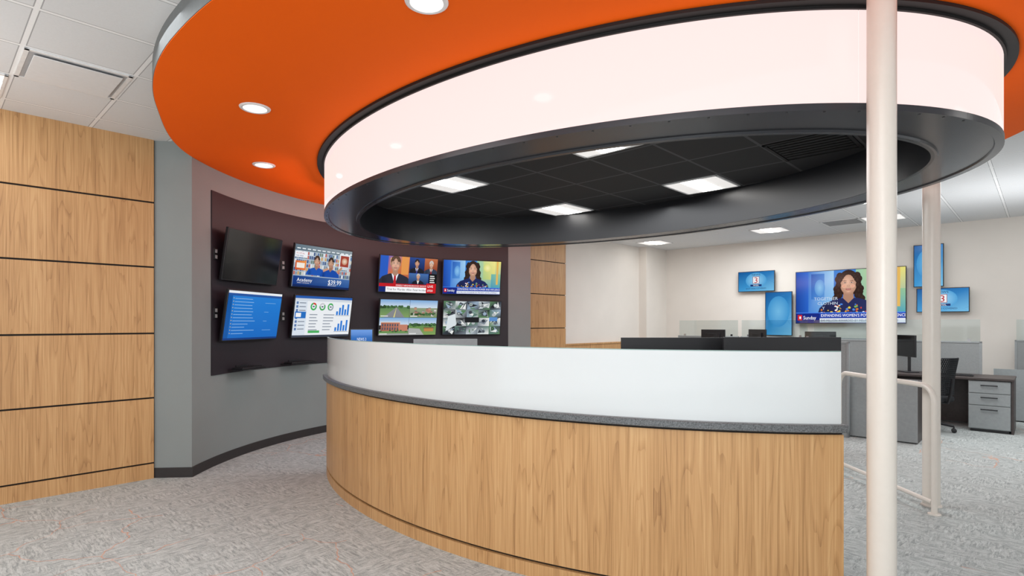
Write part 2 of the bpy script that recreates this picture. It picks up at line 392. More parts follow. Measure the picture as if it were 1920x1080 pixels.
def pic_woman(big):
    P = Pic(A); rnd = random.Random(5)
    P.grad(0, 0, A, 1, (20,60,150), (60,130,210))
    P.quadgrad(0, .2, .24, 1, (20,60,150), (40,100,200), (50,110,210), (24,80,180)); P.quadgrad(.22, .2, .66, 1, (70,130,210), (120,180,230), (160,205,240), (60,120,205)); P.quadgrad(.27, .46, .50, .95, (60,120,200), (90,150,215), (70,130,205), (40,90,176)); P.soft(.42, .68, .09, .16, (140,195,235), (90,150,215))
    P.quadgrad(1.02, .2, A, 1, (120,180,170), (90,170,190), (230,220,120), (150,200,170)); P.quadgrad(1.22, .45, 1.6, 1, (170,200,130), (216,214,120), (240,228,140), (200,214,140)); P.quadgrad(1.48, .2, A, .62, (70,150,180), (80,166,180), (150,196,150), (110,180,170)); P.rect(1.64, .3, 1.70, 1, (226,180,90)); P.soft(1.36, .8, .12, .12, (244,236,170), (216,216,126))
    cx, y0, k = .90, .15, .97
    P.bust(cx, y0, k, (224,170,142), (40,24,20), (28,38,88), long=True)
    for i in range(70):
        x = rnd.uniform(-.48, .48); top = .30-.30*abs(x)-.05
        if abs(x) < .1: top -= .08
        y = rnd.uniform(.01, max(.03, top))
        P.ell(cx+x*k, y0+y*k, rnd.uniform(.012,.026)*k, rnd.uniform(.010,.022)*k, rnd.choice([(230,200,70),(210,120,40),(236,236,236),(70,130,220),(190,60,60),(120,170,90)]), 8)
    if big:
        tc = (206,220,236)
        P.text('TOGETHER', .32, .44, .08, tc); P.text('AR', 1.22, .44, .08, tc)
        P.text('CLOTHIN', .38, .35, .08, tc); P.text('YO', 1.20, .35, .08, tc); P.text('Y', .46, .26, .08, tc)
    P.rect(0, 0, A, .20, (20,40,128)); P.rect(.42, .10, A, .19, (30,66,170)); P.rect(0, .19, A, .205, (70,130,235)); P.rect(.42, .012, A, .092, (226,232,244))
    P.rect(.03, .05, .11, .16, (210,40,40)); P.rect(.06, .08, .09, .13, (250,250,250)); P.text('Sunday', .13, .07, .10, (255,255,255), sx=.8)
    P.text("EXPANDING WOMEN'S POWER AND INFLUENCE", .44, .12, .076, (255,255,255), sx=.8)
    P.text('$40 MILLION AWARDED BY MELINDA GATES & FEMALE', .44, .03, .058, (20,34,110), sx=.86)
    return P
def pic_blue():
    P = Pic(A); rnd = random.Random(11)
    P.grad(0, 0, A, 1, (28,104,190), (40,126,210)); P.rect(0, .95, A, 1, (232,236,240)); P.rect(0, .90, A, .95, (40,84,156)); P.rect(0, 0, A, .04, (24,60,124)); P.rect(0, .04, .13, .90, (22,86,160))
    for i in range(12):
        y = .84-i*.065
        P.ell(.17, y+.012, .010, .010, (240,200,80), 8)
        P.rect(.21, y, .21+rnd.uniform(.35, .8), y+.010, (150,190,230))
        if i % 3 == 1: P.rect(1.2, y, 1.2+rnd.uniform(.1, .4), y+.010, (120,170,220))
    return P
def pic_dash():
    P = Pic(A); rnd = random.Random(4)
    P.rect(0, 0, A, 1, (232,236,240)); P.rect(0, .94, A, 1, (40,90,170)); P.rect(0, .88, A, .94, (205,213,222)); P.rect(0, 0, A, .05, (60,66,80)); P.rect(0, .05, .36, .88, (215,224,234))
    for i in range(8): P.rect(.04, .80-i*.09, .10, .86-i*.09, (90,120,170)); P.rect(.13, .82-i*.09, .32, .84-i*.09, (120,130,145))
    P.rect(.02, .46, .34, .62, (40,110,190)); P.rect(.05, .49, .2, .59, (240,240,240))
    for cx, c, d, a in ((.55,(60,170,90),(210,60,50),1.2),(.82,(70,160,90),(200,200,205),2.4),(1.08,(150,160,170),(70,170,90),3.6)):
        P.ell(cx, .75, .095, .095, c); P.ell(cx, .75, .095, .095, d, 14, .6, .6+a); P.ell(cx, .75, .055, .055, (232,236,240)); P.rect(cx-.03, .735, cx+.03, .765, (70,80,100))
    for x0, y0 in ((1.28,.55),(1.28,.14)):
        for i, hh in enumerate((.1,.2,.28,.16,.3)): P.rect(x0+i*.09, y0, x0+.06+i*.09, y0+hh*.95, (40,120,210))
        P.rect(x0-.02, y0-.02, x0+.46, y0-.01, (130,140,150))
    for x0 in (.45, .88):
        for i in range(6): P.rect(x0, .54-i*.075, x0+rnd.uniform(.2, .36), .565-i*.075, (150,158,170))
    P.rect(.45, .1, .8, .16, (70,170,90))
    return P
def pic_quad():
    P = Pic(A); h = A/2; rnd = random.Random(8)
    def sky(x0, y0): P.grad(x0, y0+.28, x0+h, y0+.5, (206,220,232), (120,166,214))
    def trees(x0, x1, y, n, r):
        for i in range(n):
            g = rnd.uniform(.7, 1.2); P.soft(x0+(x1-x0)*rnd.random(), y+rnd.uniform(-.02,.02), r*rnd.uniform(.7,1.3), r*rnd.uniform(.5,.9), (84*g,120*g,74*g), (48*g,80*g,48*g), 10)
    sky(0, .5); P.grad(0, .5, h, .80, (130,158,98), (88,126,80)); trees(0, h, .80, 22, .05)
    P.poly([(.1,.5),(.75,.5),(.50,.78),(.46,.78)], (132,134,138)); P.poly([(.40,.5),(.44,.5),(.485,.78),(.48,.78)], (214,206,130))
    sky(h, .5); P.grad(h, .5, A, .78, (120,142,100), (140,154,124))
    for i in range(18): x = h+rnd.uniform(.0, .8); y = .53+rnd.uniform(0, .2); P.rect(x, y, x+.08, y+.07, rnd.choice([(170,120,104),(206,202,198),(156,148,140),(186,140,116)])); P.rect(x, y+.06, x+.08, y+.075, (100,92,92))
    trees(h+.04, A-.04, .60, 26, .04)
    sky(0, 0); P.rect(0, 0, h, .16, (158,160,158)); P.quadgrad(.05, .12, .62, .36, (164,96,76), (184,116,94), (192,124,102), (172,104,82)); P.rect(.6, .12, .86, .30, (192,126,102))
    for j in range(2):
        for i in range(7): P.rect(.08+i*.075, .15+j*.1, .12+i*.075, .22+j*.1, (74,82,98))
    P.rect(.02, .36, .64, .38, (222,218,212)); P.rect(0, .05, h, .12, (106,144,86)); trees(.02, h-.04, .12, 10, .03)
    sky(h, 0); P.grad(h, 0, A, .3, (130,160,90), (94,134,76)); P.poly([(h,.0),(h+.5,.0),(h+.35,.18),(h,.2)], (170,172,170))
    trees(h+.05, A-.05, .29, 24, .05); P.rect(h+.5, .10, h+.8, .20, (184,134,76)); P.rect(h+.48, .19, h+.82, .215, (120,80,62))
    P.rect(h-.003, 0, h+.003, 1, (20,24,24)); P.rect(0, .497, A, .503, (20,24,24))
    for x, y in ((.02,.53),(h+.03,.53),(.02,.03),(h+.03,.03)): P.rect(x, y, x+.22, y+.02, (240,240,240))
    return P
def pic_cams():
    P = Pic(A); P.rect(0, 0, A, 1, (20,20,24)); rnd = random.Random(21)
    n = 5; w = A/n; h = 1/4
    pal = [(200,210,214),(120,130,140),(50,56,66),(230,232,230),(90,130,90),(150,170,190),(30,32,38),(70,76,84),(176,182,184),(90,120,110)]
    for i in range(n):
        for j in range(4):
            x, y = i*w, j*h; ww, hh = w, h
            P.quadgrad(x, y, x+ww, y+hh, *[rnd.choice(pal) for _ in range(4)])
            for q in range(5):
                t = [(x+rnd.random()*ww, y+rnd.random()*hh) for _ in range(3)]
                P.poly(t, rnd.choice(pal))
            P.soft(x+ww*rnd.uniform(.3,.7), y+hh*rnd.uniform(.3,.7), ww*.16, hh*.2, rnd.choice(pal), rnd.choice(pal), 12)
    P.rect(.66, .36, 1.1, .52, (24,26,30)); P.poly([(.08,.1),(.40,.3),(.36,.62),(.14,.55)], (214,222,226)); P.rect(1.42, .4, 1.68, .52, (90,140,200))
    return P
def pic_station(Aa, logo, seed):
    P = Pic(Aa); rnd = random.Random(seed)
    P.quadgrad(0, 0, Aa, 1, (60,148,205), (116,188,228), (34,118,184), (16,86,152))
    for i in range(9):
        x = rnd.uniform(0, Aa); y = rnd.uniform(0, 1); a = rnd.uniform(-.5, .5)
        P.poly([(x,y),(x+.35*Aa,y+a),(x+.35*Aa,y+a+.008)], (52,130,190))
    if not logo: P.soft(Aa*.5, .55, Aa*.42, .36, (112,182,224), (62,146,204))
    if logo:
        cx = Aa/2
        P.soft(cx, .55, .52, .40, (150,206,238), (76,158,212)); P.text('NEWS', cx, .80, .13, (20,40,80), 'CENTER', 1.2)
        P.rect(cx-.165, .38, cx+.165, .75, (150,26,36)); P.rect(cx-.148, .40, cx+.148, .73, (234,238,242)); P.text('3', cx, .42, .41, (182,26,36), 'CENTER', 1.1)
        P.rect(cx-.28, .24, cx+.28, .34, (24,50,110)); P.text('WSIL', cx, .255, .11, (240,244,250), 'CENTER', 1.2)
        P.text('GOT YOU COVERED', cx, .10, .10, (16,40,90), 'CENTER', 1.1)
    return P

# ------------------------------------------------------------------ wall screens and desk monitors (front = local -y)
def wall_screen(name, label, w, h, loc, rz, pic=None, tilt=0, arm=.085, group=None):
    t = thing(name, label, 'screen', loc, rz, group, tilt)
    m = MB(); m.box(-w/2, w/2, -.02, .012, -h/2, h/2); m.box(-w*.32, w*.32, .012, .03, -h*.36, h*.28)
    m.build('case', M['plastic'], t, bevel=.004)
    b = .012
    if pic: pic.build('display', w-2*b, h-2*b, t, -.0205)
    else: box(-w/2+b, w/2-b, -.0215, -.0205, -h/2+b, h/2-b).build('display', M['offscreen'], t, label='switched-off black display')
    m = MB(); m.box(-.11, .11, .03, .042, -.09, .09); m.box(-.03, .03, .03, arm, -.05, .05)
    m.build('wall_bracket', M['black'], t)
    return t
def desk_monitor(label, w, h, ztop, loc, rz, pic=None, body='plastic', group=None):
    t = thing('desk_monitor', label, 'monitor', loc, rz, group)
    zb = ztop-h
    m = MB(); m.box(-w/2, w/2, -.02, .006, zb, ztop); m.box(-w*.3, w*.3, .006, .035, zb+h*.22, zb+h*.78)
    for i in range(9): m.box(-w*.2, w*.2, .035, .038, zb+h*.5+i*.008, zb+h*.5+i*.008+.004)
    m.build('case', M[body], t, bevel=.004)
    if pic:
        o = pic.build('display', w-.02, h-.02, t, -.0205); o.location.z = zb+h/2
    else: box(-w/2+.01, w/2-.01, -.0212, -.0202, zb+.01, ztop-.01).build('display', M['offscreen'], t)
    box(-.03, .03, .03, .05, 0.012, zb+h*.5).build('stand_neck', M['black'], t, bevel=.004)
    box(-.12, .12, -.06, .12, 0, .014).build('stand_base', M['black'], t, bevel=.004)
    return t

# ================================================================== SETTING
struct(box(-7.5, 8, -6, 12.75, -.05, 0).build('floor', M['carpet'], rz=RZ), 'grey patterned carpet with thin orange threads', 'floor')
struct(box(-7.5, 8, -6, 12.75, CEIL, CEIL+.05).build('ceiling', M['ceil'], rz=RZ), 'white suspended tile ceiling around the orange soffit', 'ceiling')

JOINTS = [0, .149, .776, 1.397, 2.034, 2.656, CEIL]
# wood wall on the left: wall plane u = 6.24
wl = struct(box(-6.5, -6.262, -6, 1.60, 0, CEIL).build('wall_left', M['gap'], rz=RZ), 'oak panelled wall with dark horizontal reveals', 'wall')
for a, b in zip(JOINTS, JOINTS[1:]):
    box(-6.262, -6.24, -6, 1.568, a+(.008 if a else 0), b-(.008 if b < 3 else 0)).build('wood_panel', M['wood'], wl)
# back wall beyond the screens, u = 6.9, starting behind the end of the curved wall
BV = 7.2
wb = struct(box(-7.1, -6.9, BV, 12.75, 0, CEIL).build('wall_back', M['wall'], rz=RZ), 'white back wall with low oak wainscot', 'wall')
box(-6.9, -6.84, BV, 8.73, 0, CEIL).build('wood_backing', M['gap'], wb)
for a, b in zip(JOINTS, JOINTS[1:]):
    box(-6.84, -6.82, BV, 8.73, a+(.008 if a else 0), b-(.008 if b < 3 else 0)).build('wood_panel', M['wood'], wb)
box(-6.9, -6.86, 8.73, 11.6, 0, 1.05).build('wainscot', M['wood'], wb)
box(-6.9, -6.84, 8.73, 11.6, 1.05, 1.08).build('wainscot_cap', M['wood'], wb)
box(-6.9, -6.7, 11.6, 12.54, 0, CEIL).build('corner_pier', M['wall'], wb)
struct(box(-7.1, 8, 12.54, 12.75, 0, CEIL).build('wall_right', M['wall'], rz=RZ), 'warm white wall carrying the station screens', 'wall')
struct(box(-6.7, 8, 12.52, 12.54, 0, .1).build('baseboard_right', M['base'], rz=RZ), 'dark vinyl base along the white wall', 'baseboard')

# curved video wall
SC = Vector((.576, 5.755, 0)); SR = 3.70
def circ(t, d): return ((SR+d)*cos(t), (SR+d)*sin(t))
T0, T1 = radians(94.1), radians(184.3)
wc = struct(MB().sweep(circ, [(0,0),(.40,0),(.40,CEIL),(0,CEIL)], T0, T1, 72).build('wall_curved', M['grey'], loc=SC), 'curved grey wall behind the screen array', 'wall')
struct(MB().sweep(circ, [(-.012,0),(.395,0),(.395,.095),(-.012,.095)], T0-.003, T1+.003, 72).build('baseboard_curved', M['base'], loc=SC), 'dark base along the curved grey wall', 'baseboard')
MB().sweep(circ, [(-.012,.95),(-.0005,.95),(-.0005,2.875),(-.012,2.875)], radians(100), radians(178.7), 64).build('dark_panel', M['panel'], wc, label='dark plum panel behind the eight screens')

# ================================================================== ORANGE SOFFIT, LIT RING, DARK RECESS
EC = Vector((.62, 5.42, 0)); EA = 3.10; EB = 2.016
def ell(t, d):
    c, s = cos(t), sin(t); u = EA*c; v = EB*s; nu = c/EA; nv = s/EB; l = hypot(nu, nv)
    u += d*nu/l; v += d*nv/l
    q = U*u+V*v
    return (q.x, q.y)
SOF = 3.11
cl = thing('ceiling_canopy', 'round orange soffit dropped below the white tile ceiling', 'ceiling canopy', (EC.x, EC.y, SOF))
so = (.262, .213)
inn = []; out = []
NN = 240
def smooth(a, b, x):
    f = min(1, max(0, (x-a)/(b-a))); return f*f*(3-2*f)
def sof_r(du, dv):
    w = U*du+V*dv; an = math.degrees(atan2(w.y, w.x)) % 360
    base = 3.58+.115*smooth(206, 184, an) if an > 140 else 3.695-.115*smooth(92, 60, an)
    if an < 60: base = 3.58
    if 140 < an <= 184: base = 3.695
    return base+.33*max(0, -du)**1.5*(1 if an < 92 or an > 186 else 0)
for i in range(NN):
    a = 2*pi*i/NN; c, s = cos(a), sin(a)
    r = 1/math.sqrt((c/(EA-.03))**2+(s/(EB-.03))**2); inn.append((r*c, r*s))
    lo, hi = 2.0, 5.0
    for _ in range(40):
        r = (lo+hi)/2; du, dv = r*c-so[0], r*s-so[1]; l = hypot(du, dv)
        if l > sof_r(du/l, dv/l): hi = r
        else: lo = r
    out.append((r*c, r*s))
def uvw(q, z): w = U*q[0]+V*q[1]; return (w.x, w.y, z)
m = MB()
m.add([uvw(q, 0) for q in inn]+[uvw(q, 0) for q in out]+[uvw(q, .02) for q in inn]+[uvw(q, .02) for q in out],
      [(i, (i+1) % NN, NN+(i+1) % NN, NN+i) for i in range(NN)]+[(2*NN+i, 3*NN+i, 3*NN+(i+1) % NN, 2*NN+(i+1) % NN) for i in range(NN)]
      + [(i, 2*NN+i, 2*NN+(i+1) % NN, (i+1) % NN) for i in range(NN)]+[(NN+i, NN+(i+1) % NN, 3*NN+(i+1) % NN, 3*NN+i) for i in range(NN)])
m.build('soffit', M['orange'], cl)
m = MB(); o2 = [(q[0]*1.0012, q[1]*1.0012) for q in out]
m.add([uvw(q, .004) for q in out]+[uvw(q, .004) for q in o2]+[uvw(q, CEIL-SOF) for q in out]+[uvw(q, CEIL-SOF) for q in o2],
      [(NN+i, NN+(i+1) % NN, 3*NN+(i+1) % NN, 3*NN+i) for i in range(NN)]+[(i, (i+1) % NN, NN+(i+1) % NN, NN+i) for i in range(NN)]+[(i, 2*NN+i, 2*NN+(i+1) % NN, (i+1) % NN) for i in range(NN)])
m.build('fascia', M['fascia'], cl)

rg = thing('ring_canopy', 'oval glowing white ring with dark flange hanging over the desk', 'light ring', (EC.x, EC.y, 2.57))
def Z(prof): return [(d, z-2.57) for d, z in prof]
seams = [213.2, 331, 450, 573.2]
for a, b in zip(seams, seams[1:]):
    MB().sweep(ell, Z([(-.03,2.605),(0,2.605),(0,3.075),(-.03,3.075)]), radians(a+.04), radians(b-.04), 80).build('lit_panel', M['band'], rg)
MB().sweep(ell, Z([(-.05,3.075),(.014,3.075),(.014,3.09),(.068,3.09),(.068,3.109),(-.05,3.109)]), 0, 2*pi, 200, True).build('top_trim', M['trimblack'], rg)
MB().sweep(ell, Z([(-.33,2.575),(-.33,2.565),(-.315,2.565),(-.31,2.578),(-.045,2.578),(-.04,2.57),(.004,2.57),(.004,2.605),(-.33,2.605)]), 0, 2*pi, 200, True).build('bottom_flange', M['flange'], rg)
MB().sweep(ell, Z([(-.35,2.565),(-.33,2.565),(-.33,2.93),(-.35,2.93)]), 0, 2*pi, 200, True).build('inner_band', M['blackgloss'], rg)
for i in range(40):
    t = radians(196+i*4.2)
    x, y = ell(t, -.02)
    MB().lathe([(.0001,-.003),(.006,-.002),(.007,0)], 10, (x, y, 0)).build('screw', M['black'], rg)
ri = [ell(2*pi*i/160, -.34) for i in range(160)]
# dark recess ceiling, in room-aligned local axes so the grid follows the walls
ci = Matrix.Rotation(-RZ, 3, 'Z')
pts = [ci @ Vector((q[0]+EC.x, q[1]+EC.y, 0)) for q in ri]
struct(MB().prism([(q.x, q.y) for q in pts], 2.92, 2.935).build('ceiling_recess', M['dceil'], rz=RZ), 'black tile ceiling inside the oval ring', 'ceiling')

# ------------------------------------------------------------------ ceiling fixtures
def ceiling_light(u, v, z, label, group):
    t = thing('ceiling_light', label, 'ceiling light', W(u, v, z), RZ, group)
    a = .29; m = MB()
    for q in ((-a,a,-a,-a+.02),(-a,a,a-.02,a),(-a,-a+.02,-a,a),(a-.02,a,-a,a)): m.box(q[0], q[1], q[2], q[3], -.012, -.001)
    m.build('frame', M['white'], t)
    box(-.10, .10, -a+.02, a-.02, -.010, -.003).build('diffuser', M['lamp'], t)
    m = MB(); m.box(-a+.02, -.10, -a+.02, a-.02, -.006, -.002); m.box(.10, a-.02, -a+.02, a-.02, -.006, -.002)
    m.build('reflector', M['lampside'], t)
    return t
GR = 'square lights in the black recess'
ceiling_light(2.575, 5.555, 2.92, 'square white light in black recess, the one closest to the cream columns', GR)
ceiling_light(4.405, 3.725, 2.92, 'square white light in black recess, nearest the screen array', GR)
ceiling_light(4.405, 5.555, 2.92, 'square white light in black recess, lowest-looking middle one of the three', GR)
ceiling_light(2.575, 3.66, 2.92, 'square white light in black recess partly hidden by the ring flange', GR)
GW = 'square lights in the white tile ceiling'
ceiling_light(1.97, 11.135, CEIL, 'square ceiling light above the large wall screen, beside the thick column', GW)
ceiling_light(3.80, 11.135, CEIL, 'square ceiling light in white tiles, second from the white corner', GW)
ceiling_light(6.24, 11.135, CEIL, 'square ceiling light in white tiles nearest the white back corner', GW)
ceiling_light(5.63, .155, CEIL, 'square ceiling light over the oak wall, cut by the frame edge', GW)
for u, v in ((1.97, -1.675), (-.47, -1.675), (3.8, -1.675), (-.47, .765), (-1.69, 8.695), (-1.69, 5.035), (-.47, 11.135), (1.97, 9.305)):
    ceiling_light(u, v, CEIL, 'square white ceiling light beyond the view of the photo', GW)

def vent(u, v, z, label, dark):
    t = thing('ceiling_vent', label, 'air vent', W(u, v, z), RZ)
    a = .295; f = 'trimblack' if dark else 'white'; m = MB()
    for q in ((-a,a,-a,-a+.025),(-a,a,a-.025,a),(-a,-a+.025,-a,a),(a-.025,a,-a,a)): m.box(q[0], q[1], q[2], q[3], -.010, -.001)
    m.build('frame', M[f], t)
    return t
t = vent(5.02, .765, CEIL, 'square white plaque air diffuser above the oak wall', False)
box(-.27, .27, -.27, .27, -.006, -.002).build('throat', M['throat'], t)
m = MB(); m.box(-.245, .245, -.245, .245, -.022, -.017); m.box(-.02, .02, -.02, .02, -.017, -.006); m.build('plaque', M['plaque'], t, bevel=.003)
t = vent(2.58, 11.135, CEIL, 'slatted grey air vent between ceiling lights over the white wall', False)
for i in range(8): box(-.26, .26, -.25+i*.065, -.21+i*.065, -.012, -.004).build('slat', M['greyplastic'], t)
for u, v, lb in ((1.355, 4.945, 'black slotted air vent in recess, nearest the thick column'), (3.795, 3.115, 'black slotted air vent in recess beside the half-hidden light')):
    t = vent(u, v, 2.92, lb, True)
    for i in range(7): box(-.26, .26, -.24+i*.07, -.20+i*.07, -.008, -.003).build('slat', M['trimblack'], t)

def downlight(x, y, label):
    t = thing('recessed_downlight', label, 'downlight', (x, y, SOF), 0, 'round downlights in the orange soffit')
    MB().lathe([(.082,-.002),(.084,-.010),(.098,-.012),(.108,-.006),(.110,-.001)], 40).build('trim_ring', M['white'], t)
    MB().lathe([(.0001,-.004),(.05,-.005),(.083,-.004)], 32).build('lens', M['downlamp'], t)
downlight(-.428, 2.824, 'round downlight in orange soffit cut by the top edge of photo')
downlight(-1.925, 4.219, 'round downlight in orange soffit, middle of the visible three')
downlight(-2.530, 5.744, 'round downlight in orange soffit closest to the screen array')

# ================================================================== RECEPTION DESK
dk = thing('curved_desk', 'long curved oak desk with white frosted glass screen on grey counter', 'desk', (EC.x, EC.y, 0))
D0, D1 = radians(214.7), radians(309)
def arc(prof, a=D0, b=D1, n=110): return MB().sweep(ell, prof, a, b, n)
arc([(-.06,.102),(-.02,.102),(-.02,.931),(-.06,.931)]).build('front_panel', M['wood'], dk)
arc([(-.06,.082),(-.048,.082),(-.048,.102),(-.06,.102)]).build('reveal', M['gap'], dk)
arc([(-.06,0),(-.02,0),(-.02,.082),(-.06,.082)]).build('plinth', M['wood'], dk)
arc([(-.06,.931),(-.034,.931),(-.034,.946),(-.06,.946)]).build('shadow_gap', M['gap'], dk)
arc([(-.32,.946),(.010,.946),(.014,.950),(.014,.981),(.010,.985),(-.32,.985)], D0-.002).build('counter', M['counter'], dk)
gs = arc([(-.040,.985),(-.026,.985),(-.026,1.351),(-.040,1.351)], D0+.004).build('glass_screen', M['frost'], dk)
arc([(-.040,1.351),(-.026,1.351),(-.026,1.356),(-.040,1.356)], D0+.004).build('polished_edge', M['glassedge'], gs)
arc([(-.92,.71),(-.061,.71),(-.061,.74),(-.92,.74)], D0+.02, D1-.02).build('worktop', M['darktop'], dk)
for t in (D0+.006, D1-.006):
    m = MB(); a = Vector((*ell(t, -.062), 0)); b = Vector((*ell(t, -.90), 0)); dd = Vector(((b-a).y, -(b-a).x, 0)).normalized()*.015
    m.prism([(a-dd)[:2], (b-dd)[:2], (b+dd)[:2], (a+dd)[:2]], 0, .705); m.build('end_panel', M['metalgrey'], dk)

# things on the desk (work surface z = .74)
WT = .742
desk_monitor('wide black monitor seen from behind over the glass, left of the pair', .66, .40, 1.404-WT, (1.033, 3.62, WT), pi, group='black monitors behind the glass')
desk_monitor('wide black monitor seen from behind, right of the pair beside column', .70, .40, 1.412-WT, (1.64, 3.42, WT), pi-.03, group='black monitors behind the glass')
desk_monitor('pale grey monitor back just above the frosted glass', .52, .34, 1.366-WT, (-.545, 4.62, WT), pi+.1, body='greyplastic')
pb = Pic(A); pb.grad(0, 0, A, 1, (20,70,150), (60,130,210)); pb.text('NEWS 3', .5, .42, .22, (230,240,255))
desk_monitor('small monitor with blue lit screen at far end of desk', .24, .22, 1.435-WT, (-1.60, 6.0, WT), .15, pic=pb)
t = thing('desk_phone', 'pale desk telephone with upright handset near the blue monitor', 'telephone', (-1.40, 5.55, WT), .3)
m = MB(); m.prism([(-.1,-.1),(.1,-.1),(.1,.1),(-.1,.1)], 0, .05); m.build('base', M['greyplastic'], t, bevel=.01)
MB().tube([(-.07,-.08,.06),(-.07,-.05,.085),(-.07,.05,.085),(-.07,.08,.06)], [.022,.014,.014,.022], 12).build('handset', M['plastic'], t)
box(0, .08, -.02, .07, .05, .058).build('display', M['offscreen'], t)
# far table inside the oval with a small monitor
t = thing('side_table', 'dark table at the far side of the oval, mostly hidden', 'table', W(2.29, 6.55, 0), RZ)
box(-.6, .6, -.35, .35, .71, .74).build('tabletop', M['darktop'], t)
for sx in (-1, 1):
    for sy in (-1, 1): box(sx*.55-.025, sx*.55+.025, sy*.3-.025, sy*.3+.025, 0, .71).build('leg', M['black'], t)
q = W(2.72, 6.45, 0)
desk_monitor('little black monitor before the oak and white back wall', .20, .17, .53, (q.x, q.y, .742), .2)

# ================================================================== COLUMNS AND HANDRAIL
def column(x, y, r, label):
    t = thing('round_column', label, 'column', (x, y, 0), 0, 'cream steel columns')
    MB().lathe([(r,0),(r,SOF-.001)], 56).build('shaft', M['cream'], t)
    MB().lathe([(r+.0,0),(r+.012,0),(r+.012,.006),(r+.004,.016),(r,.018)], 56).build('weld_collar', M['cream'], t)
column(1.739, 2.65, .0605, 'cream steel column standing in front of the glowing ring')
column(3.44, 4.62, .0615, 'cream steel column behind, next to the bent handrail')
t = thing('handrail', 'cream bent pipe handrail between the columns and workstations', 'handrail', (3.30, 4.4, 0))
pts = [(0,0,.0),(0,0,.5)]
for i in range(9):
    a = pi/2*i/8; pts.append((0, .13-.13*cos(a), .87+.13*sin(a)))
L_ = 1.28
for i in range(9):
    a = pi/2*i/8; pts.append((0, L_-.13+.13*sin(a), .87+.13*cos(a)))
pts += [(0, L_, .5), (0, L_, 0)]
MB().tube(pts, .022, 16).build('top_rail', M['cream'], t)
MB().tube([(0,.02,.09),(0,L_-.02,.09)], .018, 14).build('lower_bar', M['cream'], t)
for y in (0, L_): MB().lathe([(.045,0),(.045,.008),(.024,.012)], 24, (0,y,0)).build('foot_plate', M['cream'], t)

# ================================================================== SCREEN ARRAY
def arr(ang, z, label, pic):
    a = radians(ang); r = 3.58
    wall_screen('wall_screen', label, .98, .562, (SC.x+r*cos(a), SC.y+r*sin(a), z), a-pi/2, pic, radians(9), .108, 'screens on the dark curved panel')
cols = [169.6, 150.3, 127.1, 110.0]
arr(cols[0], 2.232, 'switched-off black screen in the upper row of the dark panel', None)
arr(cols[1], 2.232, 'upper-row screen showing a sports shop price advertisement', pic_ad())
arr(cols[2], 2.232, 'upper-row screen showing a suited newsreader and guests', pic_news())
arr(cols[3], 2.232, 'upper-row screen showing dark-haired woman, beside the oak panel', pic_woman(False))
arr(cols[0], 1.581, 'lower-row screen with plain blue list of text lines', pic_blue())
arr(cols[1], 1.581, 'lower-row screen with white dashboard of charts', pic_dash())
arr(cols[2], 1.581, 'lower-row screen split into four outdoor camera views', pic_quad())
arr(cols[3], 1.581, 'lower-row screen filled with many small grey camera views', pic_cams())
for ang, z, lb in ((177.7, 2.22, 'small wall outlet beside the switched-off screen'), (177.7, 1.60, 'small wall outlet beside the blue list screen'), (159.3, 2.22, 'small wall outlet beside the advertisement screen'), (159.3, 1.58, 'small wall outlet beside the chart dashboard screen')):
    a = radians(ang); r = SR-.0125
    t = thing('wall_outlet', lb, 'outlet', (SC.x+r*cos(a), SC.y+r*sin(a), z), a-pi/2, 'outlets on the dark panel')
    box(-.04, .04, -.008, 0, -.06, .06).build('plate', M['plastic'], t, bevel=.002)
    for zz in (-.03, .03): box(-.017, .017, -.012, -.008, zz-.018, zz+.018).build('socket', M['greyplastic'], t)
for ang, lb in ((170.5, 'under the blue list screen'), (156.2, 'under the chart dashboard screen')):
    a = radians(ang); r = SR-.0125
    t = thing('wall_shelf', 'small black ledge on the panel bottom '+lb, 'shelf', (SC.x+r*cos(a), SC.y+r*sin(a), .985), a-pi/2)
    box(-.24, .24, -.19, -.012, -.008, 0).build('board', M['black'], t)
    m = MB(); m.box(-.1, .1, -.012, 0, -.01, .04); m.build('bracket', M['black'], t)
    t2 = thing('keyboard', 'black keyboard on the ledge '+lb, 'keyboard', (SC.x+(r-.1)*cos(a), SC.y+(r-.1)*sin(a), .986), a-pi/2)
    box(-.21, .21, -.07, .07, 0, .014).build('body', M['plastic'], t2, bevel=.003)
    m = MB()
    for i in range(14):
        for j in range(5): m.box(-.2+i*.0285, -.2+i*.0285+.024, -.062+j*.0255, -.062+j*.0255+.02, .014, .021)
    m.build('keys', M['plastic'], t2)

# ================================================================== SCREENS ON THE WHITE WALL
def ws(u, z, w, h, label, pic):
    wall_screen('wall_screen', label, w, h, W(u, 12.54-.088, z), RZ, pic, 0, .087, 'screens on the white wall')
ws(4.53, 2.39, .77, .44, 'small wide blue station-logo screen beside the white corner', pic_station(A, True, 1))
ws(4.07, 1.69, .54, .92, 'tall blue screen left of the large news screen', pic_station(.58, False, 2))
ws(2.79, 2.01, 1.89, 1.06, 'large screen with dark-haired woman and headline on white wall', pic_woman(True))
ws(1.52, 2.52, .44, .76, 'tall blue screen high beside the second column', pic_station(.58, False, 3))
ws(1.32, 1.90, .75, .43, 'wide blue station-logo screen right of the second column', pic_station(A, True, 4))

